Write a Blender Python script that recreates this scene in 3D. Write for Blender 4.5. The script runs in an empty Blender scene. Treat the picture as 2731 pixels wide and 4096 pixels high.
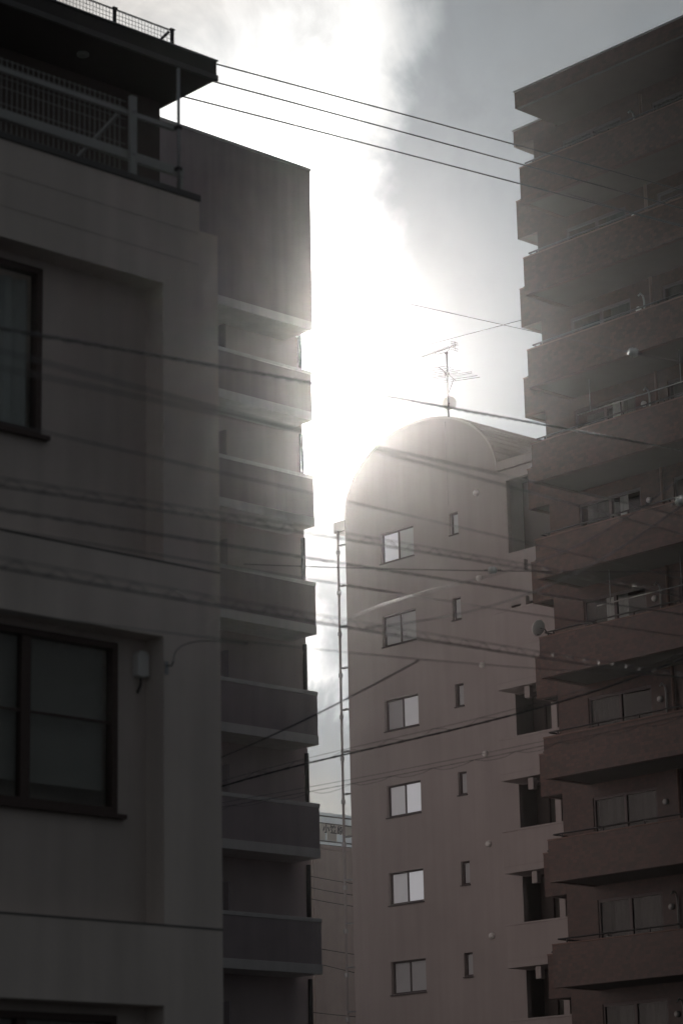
import bpy, math, random
import numpy as np
from mathutils import Matrix, Vector

random.seed(7)
S = bpy.context.scene
COL = S.collection

# ------------------------------------------------------------------ camera
# World grid: the street blocks run along x and y; the camera stands at the origin at eye height.
cam_data = bpy.data.cameras.new('camera')
cam = bpy.data.objects.new('camera', cam_data)
COL.objects.link(cam)
cam_data.sensor_fit = 'VERTICAL'
cam_data.sensor_height = 36.0
cam_data.sensor_width = 24.0
cam_data.lens = 89.36
cam_data.clip_end = 2000
cam_data.dof.use_dof = True
cam_data.dof.focus_distance = 78.0
cam_data.dof.aperture_fstop = 2.2
cam_data.dof.aperture_blades = 9
RIGHT = Vector((0.735153, -0.677600, -0.020228))
UP = Vector((-0.167841, -0.210845, 0.963002))
FWD = Vector((0.656795, 0.704559, 0.268733))
cam.matrix_world = Matrix((
    (RIGHT.x, UP.x, -FWD.x, 0.0),
    (RIGHT.y, UP.y, -FWD.y, 0.0),
    (RIGHT.z, UP.z, -FWD.z, 1.6),
    (0, 0, 0, 1)))
S.camera = cam

# ------------------------------------------------------------------ sun and sky
SUN_AZ = math.radians(48.3)          # from +x towards +y
SUN_EL = math.radians(18.4)
SUN_DIR = Vector((math.cos(SUN_EL) * math.cos(SUN_AZ), math.cos(SUN_EL) * math.sin(SUN_AZ), math.sin(SUN_EL)))
sun_data = bpy.data.lights.new('sun', 'SUN')
sun_data.energy = 5.0
sun_data.angle = math.radians(6.0)          # the sun stands behind thin bright cloud
sun_data.color = (1.0, 0.96, 0.9)
sun = bpy.data.objects.new('sun', sun_data)
COL.objects.link(sun)
sun.rotation_euler = (-SUN_DIR).to_track_quat('-Z', 'Y').to_euler()
sun.location = (0, 0, 60)

world = bpy.data.worlds.new('World')
S.world = world
world.use_nodes = True
wn, wl = world.node_tree.nodes, world.node_tree.links
wn.clear()


def wnode(kind, **kw):
    n = wn.new(kind)
    for k, v in kw.items():
        setattr(n, k, v)
    return n


def wmath(op, a, b=None, c=None, clamp=False):
    n = wnode('ShaderNodeMath', operation=op, use_clamp=clamp)
    for i, v in enumerate((a, b, c)):
        if v is None:
            continue
        if isinstance(v, (int, float)):
            n.inputs[i].default_value = v
        else:
            wl.new(v, n.inputs[i])
    return n.outputs[0]


def wdot(vec, d):
    n = wnode('ShaderNodeVectorMath', operation='DOT_PRODUCT')
    wl.new(vec, n.inputs[0])
    n.inputs[1].default_value = d
    return n.outputs['Value']


def wnoise(vec, scale, detail, rough, dist=0.0):
    n = wnode('ShaderNodeTexNoise')
    wl.new(vec, n.inputs['Vector'])
    n.inputs['Scale'].default_value = scale
    n.inputs['Detail'].default_value = detail
    n.inputs['Roughness'].default_value = rough
    n.inputs['Distortion'].default_value = dist
    return n.outputs['Fac']


def wsmooth(v, lo, hi):
    n = wnode('ShaderNodeMapRange', interpolation_type='SMOOTHSTEP')
    wl.new(v, n.inputs['Value'])
    n.inputs['From Min'].default_value = lo
    n.inputs['From Max'].default_value = hi
    return n.outputs['Result']


def wmix(fac, a, b):
    n = wnode('ShaderNodeMix', data_type='RGBA')
    if isinstance(fac, (int, float)):
        n.inputs['Factor'].default_value = fac
    else:
        wl.new(fac, n.inputs['Factor'])
    for v, s in ((a, n.inputs[6]), (b, n.inputs[7])):
        if isinstance(v, tuple):
            s.default_value = (*v, 1)
        else:
            wl.new(v, s)
    return n.outputs[2]


tc = wnode('ShaderNodeTexCoord')
DIRV = tc.outputs['Generated']
sky_tex = wnode('ShaderNodeTexSky', sky_type='NISHITA')
sky_tex.sun_disc = False
sky_tex.sun_elevation = SUN_EL
sky_tex.sun_rotation = math.radians(90) - SUN_AZ
sky_tex.air_density = 1.0
sky_tex.dust_density = 1.2
sky_scaled = wnode('ShaderNodeVectorMath', operation='SCALE')
wl.new(sky_tex.outputs[0], sky_scaled.inputs[0])
sky_scaled.inputs['Scale'].default_value = 0.05

cosang = wmath('MAXIMUM', wdot(DIRV, tuple(SUN_DIR)), 0.0)
aur_wide = wmath('POWER', cosang, 26.0)
aur_mid = wmath('POWER', cosang, 160.0)
aur_core = wmath('POWER', cosang, 3000.0)
n_big = wnoise(DIRV, 5.2, 6.0, 0.55, 0.35)
n_fine = wnoise(DIRV, 17.0, 8.0, 0.62, 0.5)
n_soft = wnoise(DIRV, 2.6, 4.0, 0.5, 0.2)
# a thin bright layer on one side of the sun and a thick grey bank on the other
BANK_N = Vector((0.735, -0.678, -0.02))
edge = wmath('ADD', wdot(DIRV, tuple(BANK_N)), wmath('MULTIPLY', wmath('SUBTRACT', n_big, 0.5), 0.16))
edge = wmath('ADD', edge, wmath('MULTIPLY', wmath('SUBTRACT', n_fine, 0.5), 0.05))
edge = wmath('ADD', edge, wmath('MULTIPLY', wmath('SUBTRACT', 0.17, wdot(DIRV, (-0.168, -0.211, 0.963))), 0.16))
thick = wsmooth(edge, 0.012, 0.05)
sepz = wnode('ShaderNodeSeparateXYZ')
wl.new(DIRV, sepz.inputs[0])
low = wmath('ADD', sepz.outputs[2], wmath('MULTIPLY', wmath('SUBTRACT', n_fine, 0.5), 0.10))
thick = wmath('MAXIMUM', thick, wmath('SUBTRACT', 1.0, wsmooth(low, 0.185, 0.23)))
# lumps of cloud
lump = wsmooth(wmath('ADD', wmath('MULTIPLY', n_big, 0.6), wmath('MULTIPLY', n_fine, 0.4)), 0.38, 0.62)
cover = wsmooth(wmath('ADD', n_soft, wmath('MULTIPLY', n_fine, 0.35)), 0.50, 0.66)
grey = wmath('ADD', 0.06, wmath('MULTIPLY', lump, 0.05))
grey = wmath('ADD', grey, wmath('MULTIPLY', aur_wide, 0.24))
through_thin = wmath('ADD', wmath('MULTIPLY', aur_mid, 1.6), wmath('MULTIPLY', aur_wide, wmath('MULTIPLY', lump, 0.9)))
through = wmath('MULTIPLY', through_thin, wmath('SUBTRACT', 1.0, wmath('MULTIPLY', thick, 0.96)))
core = wmath('MULTIPLY', aur_core, 14.0)
lum = wmath('ADD', wmath('ADD', grey, through), core)
tint = wmix(wsmooth(lum, 0.2, 0.9), (0.885, 0.96, 1.02), (1.0, 0.995, 0.98))
cloud = wnode('ShaderNodeVectorMath', operation='SCALE')
wl.new(tint, cloud.inputs[0])
wl.new(lum, cloud.inputs['Scale'])
# clear gaps only on the thin side
gap = wmath('MULTIPLY', wmath('SUBTRACT', 1.0, cover), wmath('SUBTRACT', 1.0, wmath('MULTIPLY', thick, 0.75)))
gap = wmath('MULTIPLY', gap, wmath('SUBTRACT', 1.0, wsmooth(aur_mid, 0.03, 0.25)))
final = wmix(wmath('MULTIPLY', gap, 0.5), cloud.outputs[0], sky_scaled.outputs[0])
bg = wnode('ShaderNodeBackground')
bg.inputs['Strength'].default_value = 1.0
wl.new(final, bg.inputs['Color'])
wo = wnode('ShaderNodeOutputWorld')
wl.new(bg.outputs[0], wo.inputs['Surface'])
world.cycles.sampling_method = 'MANUAL'
world.cycles.sample_map_resolution = 1024

# ------------------------------------------------------------------ exposure and render
S.view_settings.view_transform = 'Standard'
S.view_settings.look = 'None'
S.view_settings.exposure = 0.0
S.view_settings.gamma = 1.0
S.view_settings.use_curve_mapping = False
S.cycles.use_denoising = True
S.cycles.max_bounces = 6
S.cycles.volume_bounces = 1
S.cycles.transparent_max_bounces = 12
S.cycles.caustics_reflective = False
S.cycles.caustics_refractive = False
HAZE_DENSITY = 0.0001
HAZE_ANISO = 0.965

# ------------------------------------------------------------------ materials
MATS = {}


def mat(name, col, rough=0.7, metal=0.0, var=0.15, scale=1.5, streak=0.0, bump=0.0, bscale=40.0, spec=0.4):
    if name in MATS:
        return MATS[name]
    m = bpy.data.materials.new(name)
    m.use_nodes = True
    nt = m.node_tree
    b = nt.nodes['Principled BSDF']
    b.inputs['Roughness'].default_value = rough
    b.inputs['Metallic'].default_value = metal
    b.inputs['Specular IOR Level'].default_value = spec
    geo = nt.nodes.new('ShaderNodeNewGeometry')
    pos = geo.outputs['Position']

    def noise(sc, det, vec=pos):
        n = nt.nodes.new('ShaderNodeTexNoise')
        n.inputs['Scale'].default_value = sc
        n.inputs['Detail'].default_value = det
        nt.links.new(vec, n.inputs['Vector'])
        return n.outputs['Fac']

    def mth(op, a, c):
        n = nt.nodes.new('ShaderNodeMath')
        n.operation = op
        for i, v in enumerate((a, c)):
            if isinstance(v, (int, float)):
                n.inputs[i].default_value = v
            else:
                nt.links.new(v, n.inputs[i])
        return n.outputs[0]
    f = mth('MULTIPLY', mth('SUBTRACT', noise(scale, 6), 0.5), 2 * var)
    if streak:
        mp = nt.nodes.new('ShaderNodeMapping')
        mp.inputs['Scale'].default_value = (1, 1, 0.07)
        nt.links.new(pos, mp.inputs['Vector'])
        sv = mth('SUBTRACT', noise(3.2, 5, mp.outputs[0]), 0.5)
        f = mth('ADD', f, mth('MULTIPLY', sv, 2 * streak))
    fac = mth('ADD', f, 1.0)
    sc = nt.nodes.new('ShaderNodeVectorMath')
    sc.operation = 'SCALE'
    sc.inputs[0].default_value = col
    nt.links.new(fac, sc.inputs['Scale'])
    nt.links.new(sc.outputs[0], b.inputs['Base Color'])
    if bump:
        bp = nt.nodes.new('ShaderNodeBump')
        bp.inputs['Strength'].default_value = bump
        bp.inputs['Distance'].default_value = 0.01
        nt.links.new(noise(bscale, 4), bp.inputs['Height'])
        nt.links.new(bp.outputs[0], b.inputs['Normal'])
    MATS[name] = m
    return m


def tile_mat(name, c1, c2, grout, w, h, rough=0.45):
    if name in MATS:
        return MATS[name]
    m = bpy.data.materials.new(name)
    m.use_nodes = True
    nt = m.node_tree
    b = nt.nodes['Principled BSDF']
    b.inputs['Roughness'].default_value = rough
    geo = nt.nodes.new('ShaderNodeNewGeometry')
    sep = nt.nodes.new('ShaderNodeSeparateXYZ')
    nt.links.new(geo.outputs['Position'], sep.inputs[0])
    add = nt.nodes.new('ShaderNodeMath')
    nt.links.new(sep.outputs[0], add.inputs[0])
    nt.links.new(sep.outputs[1], add.inputs[1])
    cmb = nt.nodes.new('ShaderNodeCombineXYZ')
    nt.links.new(add.outputs[0], cmb.inputs[0])
    nt.links.new(sep.outputs[2], cmb.inputs[1])
    br = nt.nodes.new('ShaderNodeTexBrick')
    br.inputs['Scale'].default_value = 1.0
    br.inputs['Brick Width'].default_value = w
    br.inputs['Row Height'].default_value = h
    br.inputs['Mortar Size'].default_value = 0.006
    br.inputs['Color1'].default_value = (*c1, 1)
    br.inputs['Color2'].default_value = (*c2, 1)
    br.inputs['Mortar'].default_value = (*grout, 1)
    br.inputs['Bias'].default_value = 0.0
    nt.links.new(cmb.outputs[0], br.inputs['Vector'])
    no = nt.nodes.new('ShaderNodeTexNoise')
    no.inputs['Scale'].default_value = 7.0
    no.inputs['Detail'].default_value = 8.0
    no.inputs['Roughness'].default_value = 0.75
    nt.links.new(geo.outputs['Position'], no.inputs['Vector'])
    mr = nt.nodes.new('ShaderNodeMapRange')
    mr.inputs['From Min'].default_value = 0.3
    mr.inputs['From Max'].default_value = 0.7
    mr.inputs['To Min'].default_value = 0.75
    mr.inputs['To Max'].default_value = 1.22
    nt.links.new(no.outputs['Fac'], mr.inputs['Value'])
    sc = nt.nodes.new('ShaderNodeVectorMath')
    sc.operation = 'SCALE'
    nt.links.new(br.outputs['Color'], sc.inputs[0])
    nt.links.new(mr.outputs[0], sc.inputs['Scale'])
    nt.links.new(sc.outputs[0], b.inputs['Base Color'])
    MATS[name] = m
    return m


def glass_mat(name, tint, refl_rough=0.02, see=0.96):
    """Thin window sheet: clear through, mirror-like by fresnel."""
    if name in MATS:
        return MATS[name]
    m = bpy.data.materials.new(name)
    m.use_nodes = True
    nt = m.node_tree
    nt.nodes.clear()
    out = nt.nodes.new('ShaderNodeOutputMaterial')
    tr = nt.nodes.new('ShaderNodeBsdfTransparent')
    tr.inputs['Color'].default_value = (*(t * see for t in tint), 1)
    gl = nt.nodes.new('ShaderNodeBsdfGlossy')
    gl.inputs['Roughness'].default_value = refl_rough
    gl.inputs['Color'].default_value = (0.6, 0.6, 0.6, 1)
    # two-sided Schlick reflectance, so that the back face of the sheet acts like the front
    geo = nt.nodes.new('ShaderNodeNewGeometry')
    dp_ = nt.nodes.new('ShaderNodeVectorMath')
    dp_.operation = 'DOT_PRODUCT'
    nt.links.new(geo.outputs['Incoming'], dp_.inputs[0])
    nt.links.new(geo.outputs['Normal'], dp_.inputs[1])
    prev = dp_.outputs['Value']
    for op, val, first in (('ABSOLUTE', None, False), ('SUBTRACT', 1.0, True), ('POWER', 5.0, False), ('MULTIPLY_ADD', 0.93, False)):
        n = nt.nodes.new('ShaderNodeMath')
        n.operation = op
        nt.links.new(prev, n.inputs[1 if first else 0])
        if val is not None:
            n.inputs[0 if first else 1].default_value = val
        if op == 'MULTIPLY_ADD':
            n.inputs[2].default_value = 0.03
        prev = n.outputs[0]
    fr = n
    mx = nt.nodes.new('ShaderNodeMixShader')
    nt.links.new(fr.outputs[0], mx.inputs[0])
    nt.links.new(tr.outputs[0], mx.inputs[1])
    nt.links.new(gl.outputs[0], mx.inputs[2])
    nt.links.new(mx.outputs[0], out.inputs['Surface'])
    MATS[name] = m
    return m


M_ASPH = mat('asphalt', (0.05, 0.05, 0.052), 0.9, var=0.25, scale=3, bump=0.4)
M_STUC = mat('greige_render', (0.66, 0.585, 0.54), 0.85, var=0.16, scale=0.8, streak=0.22, bump=0.25, bscale=60)
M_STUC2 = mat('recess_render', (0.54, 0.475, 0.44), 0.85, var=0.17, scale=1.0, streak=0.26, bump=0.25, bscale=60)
M_COPING = mat('grey_coping', (0.10, 0.097, 0.095), 0.6, var=0.15)
M_FRAME_N = mat('brown_aluminium', (0.075, 0.05, 0.045), 0.45, metal=0.3, var=0.08)
M_WHITE_STEEL = mat('white_painted_steel', (0.36, 0.36, 0.35), 0.45, var=0.08, scale=4)
M_GREY_STEEL = mat('galvanised_steel', (0.33, 0.33, 0.34), 0.4, metal=0.7, var=0.12, scale=6)
M_DARK_STEEL = mat('dark_steel', (0.06, 0.055, 0.055), 0.45, metal=0.5, var=0.1)
M_DARK = mat('dark_interior', (0.03, 0.03, 0.032), 0.9, var=0.1)
M_GLASS = glass_mat('window_glass', (0.96, 0.98, 0.97))
M_CURTAIN = mat('curtain_cloth', (0.55, 0.55, 0.55), 0.9, var=0.08)
M_BLIND = mat('blind_slats', (0.62, 0.60, 0.58), 0.7, var=0.06)
M_NET = mat('grey_net', (0.055, 0.055, 0.056), 0.9, var=0.1)
M_PALE_NET = mat('pale_net', (0.22, 0.21, 0.205), 0.9, var=0.1)
M_DRAPE = mat('brown_drape', (0.04, 0.032, 0.028), 0.9, var=0.1)
M_EAVE = mat('dark_eave', (0.05, 0.045, 0.042), 0.7, var=0.12, streak=0.08)
M_SOFF_E = mat('eave_soffit', (0.07, 0.06, 0.055), 0.85, var=0.1)
M_WALL_E = mat('brown_wall', (0.11, 0.09, 0.08), 0.85, var=0.1, streak=0.1)
M_L2WALL = mat('mauve_render', (0.60, 0.515, 0.515), 0.85, var=0.10, streak=0.12, bump=0.2)
M_L2PAN = mat('balcony_panel', (0.43, 0.365, 0.38), 0.75, var=0.14, streak=0.22)
M_L2LITE = mat('pale_coping', (0.72, 0.68, 0.67), 0.75, var=0.12, streak=0.2)
M_MWALL = mat('pale_sprayed_render', (0.335, 0.302, 0.292), 0.85, var=0.15, scale=0.5, streak=0.11, bump=0.3, bscale=30)
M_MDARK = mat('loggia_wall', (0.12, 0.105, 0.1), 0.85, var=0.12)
M_ROOF = mat('ribbed_roof_metal', (0.42, 0.38, 0.37), 0.5, metal=0.2, var=0.12)
M_FRAME_M = mat('bronze_sash', (0.10, 0.085, 0.085), 0.45, metal=0.3, var=0.08)
M_FROST = mat('frosted_pane', (0.42, 0.43, 0.44), 0.35, var=0.06, scale=2.0, spec=0.6)
M_FROST_LIT = mat('lit_frosted_pane', (0.72, 0.75, 0.77), 0.28, var=0.06, scale=2.0, spec=0.6).copy()
M_FROST_LIT.name = 'lit_frosted_pane'
M_FROST_LIT.node_tree.nodes['Principled BSDF'].inputs['Emission Color'].default_value = (0.93, 0.94, 1.0, 1)
M_FROST_LIT.node_tree.nodes['Principled BSDF'].inputs['Emission Strength'].default_value = 0.2
M_FROST_DIM = M_FROST_LIT.copy()
M_FROST_DIM.name = 'dim_lit_frosted_pane'
M_FROST_DIM.node_tree.nodes['Principled BSDF'].inputs['Emission Strength'].default_value = 0.06
M_TILE = tile_mat('brick_tile', (0.086, 0.040, 0.029), (0.044, 0.021, 0.016), (0.045, 0.032, 0.026), 0.16, 0.10)
M_TILE_WALL = tile_mat('brick_tile_wall', (0.072, 0.036, 0.027), (0.048, 0.024, 0.019), (0.045, 0.032, 0.026), 0.16, 0.10)
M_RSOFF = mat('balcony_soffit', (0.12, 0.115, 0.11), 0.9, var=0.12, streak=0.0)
M_RCOP = mat('tile_coping', (0.17, 0.105, 0.085), 0.6, var=0.1)
M_RROOF = mat('roof_coping', (0.42, 0.43, 0.44), 0.5, var=0.06)
M_CABLE = mat('black_cable', (0.022, 0.021, 0.024), 0.38, var=0.1, spec=0.6)
M_WIRE = mat('steel_strand', (0.06, 0.06, 0.065), 0.5, metal=0.3, var=0.1)
M_PORC = mat('white_porcelain', (0.78, 0.78, 0.76), 0.2, var=0.04, spec=0.7)
M_DISH = mat('dish_enamel', (0.68, 0.67, 0.65), 0.45, var=0.05)
M_PLASTIC = mat('white_plastic', (0.72, 0.71, 0.69), 0.4, var=0.05)
M_FWALL = mat('pinkish_concrete', (0.40, 0.34, 0.32), 0.85, var=0.12, streak=0.16)
M_FSCREEN = mat('pale_blue_screen', (0.46, 0.53, 0.58), 0.6, var=0.1)
M_SIGN = mat('sign_board', (0.52, 0.51, 0.48), 0.6, var=0.08)
M_LETTER = mat('sign_lettering', (0.06, 0.06, 0.07), 0.6, var=0.1)
M_PIPE = mat('grey_drain_pipe', (0.24, 0.22, 0.22), 0.4, var=0.1)

# ------------------------------------------------------------------ mesh helpers
ORIG = {}


class MB:
    def __init__(self):
        self.v, self.f, self.sm = [], [], []

    def add(self, vs, fs, smooth=False):
        o = len(self.v)
        self.v += [tuple(p) for p in vs]
        self.f += [tuple(i + o for i in q) for q in fs]
        self.sm += [smooth] * len(fs)
        return self

    def box(self, x0, x1, y0, y1, z0, z1):
        return self.add([(x0, y0, z0), (x1, y0, z0), (x1, y1, z0), (x0, y1, z0),
                         (x0, y0, z1), (x1, y0, z1), (x1, y1, z1), (x0, y1, z1)],
                        [(0, 3, 2, 1), (4, 5, 6, 7), (0, 1, 5, 4), (1, 2, 6, 5), (2, 3, 7, 6), (3, 0, 4, 7)])

    def quad(self, a, b, c, d):
        return self.add([a, b, c, d], [(0, 1, 2, 3)])

    def bar(self, a, b, w, h):
        """rectangular bar from a to b"""
        a, b = Vector(a), Vector(b)
        d = (b - a).normalized()
        up = Vector((0, 0, 1)) if abs(d.z) < 0.9 else Vector((1, 0, 0))
        s = d.cross(up).normalized() * w / 2
        u = s.cross(d).normalized() * h / 2
        vs = [p + i * s + j * u for p in (a, b) for i, j in ((-1, -1), (1, -1), (1, 1), (-1, 1))]
        return self.add(vs, [(0, 1, 2, 3), (7, 6, 5, 4), (0, 4, 5, 1), (1, 5, 6, 2), (2, 6, 7, 3), (3, 7, 4, 0)])

    def tube(self, pts, r, n=6, caps=True, radii=None):
        pts = [Vector(p) for p in pts]
        vs, fs = [], []
        prev = None
        for i, p in enumerate(pts):
            d = (pts[min(i + 1, len(pts) - 1)] - pts[max(i - 1, 0)]).normalized()
            if prev is None:
                up = Vector((0, 0, 1)) if abs(d.z) < 0.9 else Vector((1, 0, 0))
                s = d.cross(up).normalized()
            else:
                s = (prev - d * prev.dot(d)).normalized()
            prev = s
            u = s.cross(d)
            rr = radii[i] if radii else r
            for k in range(n):
                a = 2 * math.pi * k / n
                vs.append(p + (s * math.cos(a) + u * math.sin(a)) * rr)
        for i in range(len(pts) - 1):
            for k in range(n):
                a, b = i * n + k, i * n + (k + 1) % n
                fs.append((a, b, b + n, a + n))
        if caps:
            fs.append(tuple(range(n - 1, -1, -1)))
            fs.append(tuple((len(pts) - 1) * n + k for k in range(n)))
        return self.add(vs, fs, True)

    def lathe(self, prof, centre, axis, n=16):
        """prof: (radius, along) pairs turned about axis through centre"""
        c, ax = Vector(centre), Vector(axis).normalized()
        up = Vector((0, 0, 1)) if abs(ax.z) < 0.9 else Vector((1, 0, 0))
        s = ax.cross(up).normalized()
        u = s.cross(ax)
        vs, fs = [], []
        for r, h in prof:
            for k in range(n):
                a = 2 * math.pi * k / n
                vs.append(c + ax * h + (s * math.cos(a) + u * math.sin(a)) * r)
        for i in range(len(prof) - 1):
            for k in range(n):
                a, b = i * n + k, i * n + (k + 1) % n
                fs.append((a, b, b + n, a + n))
        return self.add(vs, fs, True)

    def build(self, name, m, parent=None, bevel=0.0):
        o0 = ORIG.get(parent.name, Vector((0, 0, 0))) if parent else Vector((0, 0, 0))
        me = bpy.data.meshes.new(name)
        me.from_pydata([(p[0] - o0.x, p[1] - o0.y, p[2] - o0.z) for p in self.v], [], self.f)
        me.materials.append(m)
        me.polygons.foreach_set('use_smooth', self.sm)
        me.update()
        ob = bpy.data.objects.new(name, me)
        COL.objects.link(ob)
        if parent:
            ob.parent = parent
            ORIG[ob.name] = o0
        if bevel:
            bv = ob.modifiers.new('edge', 'BEVEL')
            bv.width = bevel
            bv.segments = 2
            bv.limit_method = 'ANGLE'
        return ob


def box(name, m, parent, x0, x1, y0, y1, z0, z1, bevel=0.0):
    return MB().box(x0, x1, y0, y1, z0, z1).build(name, m, parent, bevel)


def tag(o, label=None, cat=None, group=None, kind=None):
    for k, v in (('label', label), ('category', cat), ('group', group), ('kind', kind)):
        if v:
            o[k] = v
    return o


def thing(name, loc, label, cat, group=None):
    o = bpy.data.objects.new(name, None)
    COL.objects.link(o)
    o.location = loc
    o.empty_display_size = 0.5
    ORIG[o.name] = Vector(loc)
    return tag(o, label, cat, group)


def wall_holes(axis, plane, u0, u1, z0, z1, holes, depth, mb=None):
    """A wall face with real openings. axis 'x': face at x=plane looking to -x (u = y);
    axis 'y': face at y=plane looking to -y (u = x). Reveals go back by depth."""
    mb = mb or MB()
    us = sorted({u0, u1, *[h[0] for h in holes], *[h[1] for h in holes]})
    zs = sorted({z0, z1, *[h[2] for h in holes], *[h[3] for h in holes]})
    P = (lambda u, z, d=0: (plane + d, u, z)) if axis == 'x' else (lambda u, z, d=0: (u, plane + d, z))
    for i in range(len(us) - 1):
        for j in range(len(zs) - 1):
            uc, zc = (us[i] + us[i + 1]) / 2, (zs[j] + zs[j + 1]) / 2
            if any(h[0] < uc < h[1] and h[2] < zc < h[3] for h in holes):
                continue
            q = [P(us[i], zs[j]), P(us[i + 1], zs[j]), P(us[i + 1], zs[j + 1]), P(us[i], zs[j + 1])]
            mb.quad(*(q if axis == 'y' else q[::-1]))
    for a, b, c, d in holes:
        mb.quad(P(a, c), P(a, d), P(a, d, depth), P(a, c, depth))
        mb.quad(P(b, c), P(b, c, depth), P(b, d, depth), P(b, d))
        mb.quad(P(a, d), P(b, d), P(b, d, depth), P(a, d, depth))
        mb.quad(P(a, c), P(a, c, depth), P(b, c, depth), P(b, c))
    return mb


def lsq_curve(pts, n, deg=2):
    """smooth hanging curve through measured points"""
    p = np.array(pts)
    s = np.concatenate([[0], np.cumsum(np.linalg.norm(np.diff(p, axis=0), axis=1))])
    t = np.linspace(0, s[-1], n)
    deg = min(deg, len(pts) - 1)
    return [Vector(q) for q in np.stack([np.polyval(np.polyfit(s, p[:, k], deg), t) for k in range(3)], axis=1)]


# ------------------------------------------------------------------ ground
g = MB().quad((-110, -110, 0), (150, -110, 0), (150, 150, 0), (-110, 150, 0)).build('ground', M_ASPH)
tag(g, kind='structure')

# ------------------------------------------------------------------ near building on the left
NY = 18.32
nb = thing('render_building', (10, 22, 0),
           'close greige rendered building filling the left edge, with deep window bays and roof terrace', 'building')
NX0, NX1 = -2.0, 15.45
PIER = 14.75
bays = [(10.52, 7.69), (6.96, 4.25), (3.52, 0.6)]
REC = 0.27
# structure behind the front skin
core_mb = MB().box(NX0, NX1 - 0.02, NY + REC + 0.5, 26.0, 0.0, 11.0)
core_mb.build('wall', M_STUC, nb)
holes_n = []
for zt, zb in bays:
    holes_n += [(NX0 + 0.4, 7.0, zb, zt), (7.7, PIER, zb, zt)]
fm = wall_holes('y', NY, NX0, NX1, 0.0, 11.19, holes_n, REC)
fm.quad((NX1, NY, 0), (NX1, NY + REC + 0.5, 0), (NX1, NY + REC + 0.5, 11.19), (NX1, NY, 11.19))
fm.quad((15.215, NY, 11.19), (NX1, NY, 11.19), (NX1, NY + 0.3, 11.19), (15.215, NY + 0.3, 11.19))
wall_holes('y', NY, NX0, 15.215, 11.19, 11.50, [], REC, fm)
fm.quad((15.215, NY, 11.19), (15.215, NY + 0.3, 11.19), (15.215, NY + 0.3, 11.50), (15.215, NY, 11.50))
fm.build('facade_frame', M_STUC, nb)
# the set-back walls of the bays, each with its window opening
win_n = [  # x0, x1, z0, z1, bay index
    (11.6, 13.50, 8.76, 10.44, 0), (11.6, 14.42, 5.27, 6.90, 1), (11.6, 14.42, 1.8, 3.44, 2),
    (8.2, 10.8, 8.76, 10.44, 0), (8.2, 10.8, 5.27, 6.90, 1)]
for bi, (zt, zb) in enumerate(bays):
    hs = [(w[0], w[1], w[2], w[3]) for w in win_n if w[4] == bi]
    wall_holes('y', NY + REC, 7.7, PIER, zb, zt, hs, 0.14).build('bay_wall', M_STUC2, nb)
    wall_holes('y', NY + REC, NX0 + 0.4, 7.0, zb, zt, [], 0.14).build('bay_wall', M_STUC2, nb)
# joint lines of the render: thin darker strips laid on the face in place of grooves
for zj in (7.69, 4.25):
    box('joint_strip', M_COPING, nb, NX0, NX1 + 0.002, NY - 0.004, NY + 0.01, zj - 0.012, zj + 0.006)
for zj in (10.83, 11.16):
    box('joint_strip', M_STUC2, nb, NX0, 15.2, NY - 0.003, NY + 0.01, zj - 0.006, zj + 0.004)
box('parapet_coping', M_COPING, nb, NX0, 15.225, NY - 0.02, NY + 0.31, 11.502, 11.57, 0.008)


def n_window(x0, x1, z0, z1, mull, kind):
    y = NY + REC + 0.05
    w = MB()
    fw = 0.065
    w.box(x0, x1, y - 0.05, y + 0.06, z1 - fw, z1)
    w.box(x0, x1, y - 0.05, y + 0.06, z0, z0 + fw)
    w.box(x0, x0 + fw, y - 0.05, y + 0.06, z0 + fw, z1 - fw)
    w.box(x1 - fw, x1, y - 0.05, y + 0.06, z0 + fw, z1 - fw)
    fr = w.build('window', M_FRAME_N, nb, 0.004)
    for xm in mull:
        box('mullion', M_FRAME_N, fr, xm - 0.055, xm + 0.055, y - 0.03, y + 0.05, z0 + fw, z1 - fw, 0.004)
    xs = [x0 + fw] + list(mull) + [x1 - fw]
    for a, b in zip(xs[:-1], xs[1:]):
        a2 = a + (0.055 if a in mull else 0)
        b2 = b - (0.055 if b in mull else 0)
        box('pane', M_GLASS, fr, a2, b2, y + 0.008, y + 0.014, z0 + fw, z1 - fw)
        if kind == 'sash':
            zt = z0 + (z1 - z0) * 0.53
            box('muntin', M_FRAME_N, fr, a2, b2, y - 0.012, y + 0.03, zt - 0.012, zt + 0.012)
    # sill
    box('sill', M_FRAME_N, fr, x0 - 0.04, x1 + 0.06, y - 0.12, y - 0.052, z0 - 0.045, z0 - 0.002, 0.004)
    # cloth or blind inside
    c = MB()
    if kind == 'curtain':
        n = 90
        vs = []
        for i in range(n + 1):
            t = i / n
            xx = x0 + 0.06 + t * (x1 - x0 - 0.12)
            yy = y + 0.15 + 0.03 * math.sin(t * 62) + 0.012 * math.sin(t * 143 + 1)
            vs += [(xx, yy, z0 + 0.12), (xx, yy, z1 - 0.08)]
        c.add(vs, [(2 * i, 2 * i + 2, 2 * i + 3, 2 * i + 1) for i in range(n)], True)
        c.build('curtain', M_CURTAIN, fr)
    else:
        z = z0 + 0.24
        while z < z1 - 0.06:
            c.quad((x0 + 0.07, y + 0.09, z), (x1 - 0.07, y + 0.09, z), (x1 - 0.07, y + 0.115, z + 0.021), (x0 + 0.07, y + 0.115, z + 0.021))
            z += 0.023
        c.build('blind', M_BLIND, fr)
    box('room', M_DARK, fr, x0 - 0.1, x1 + 0.1, y + 0.62, y + 0.66, z0 - 0.1, z1 + 0.1)


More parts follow.
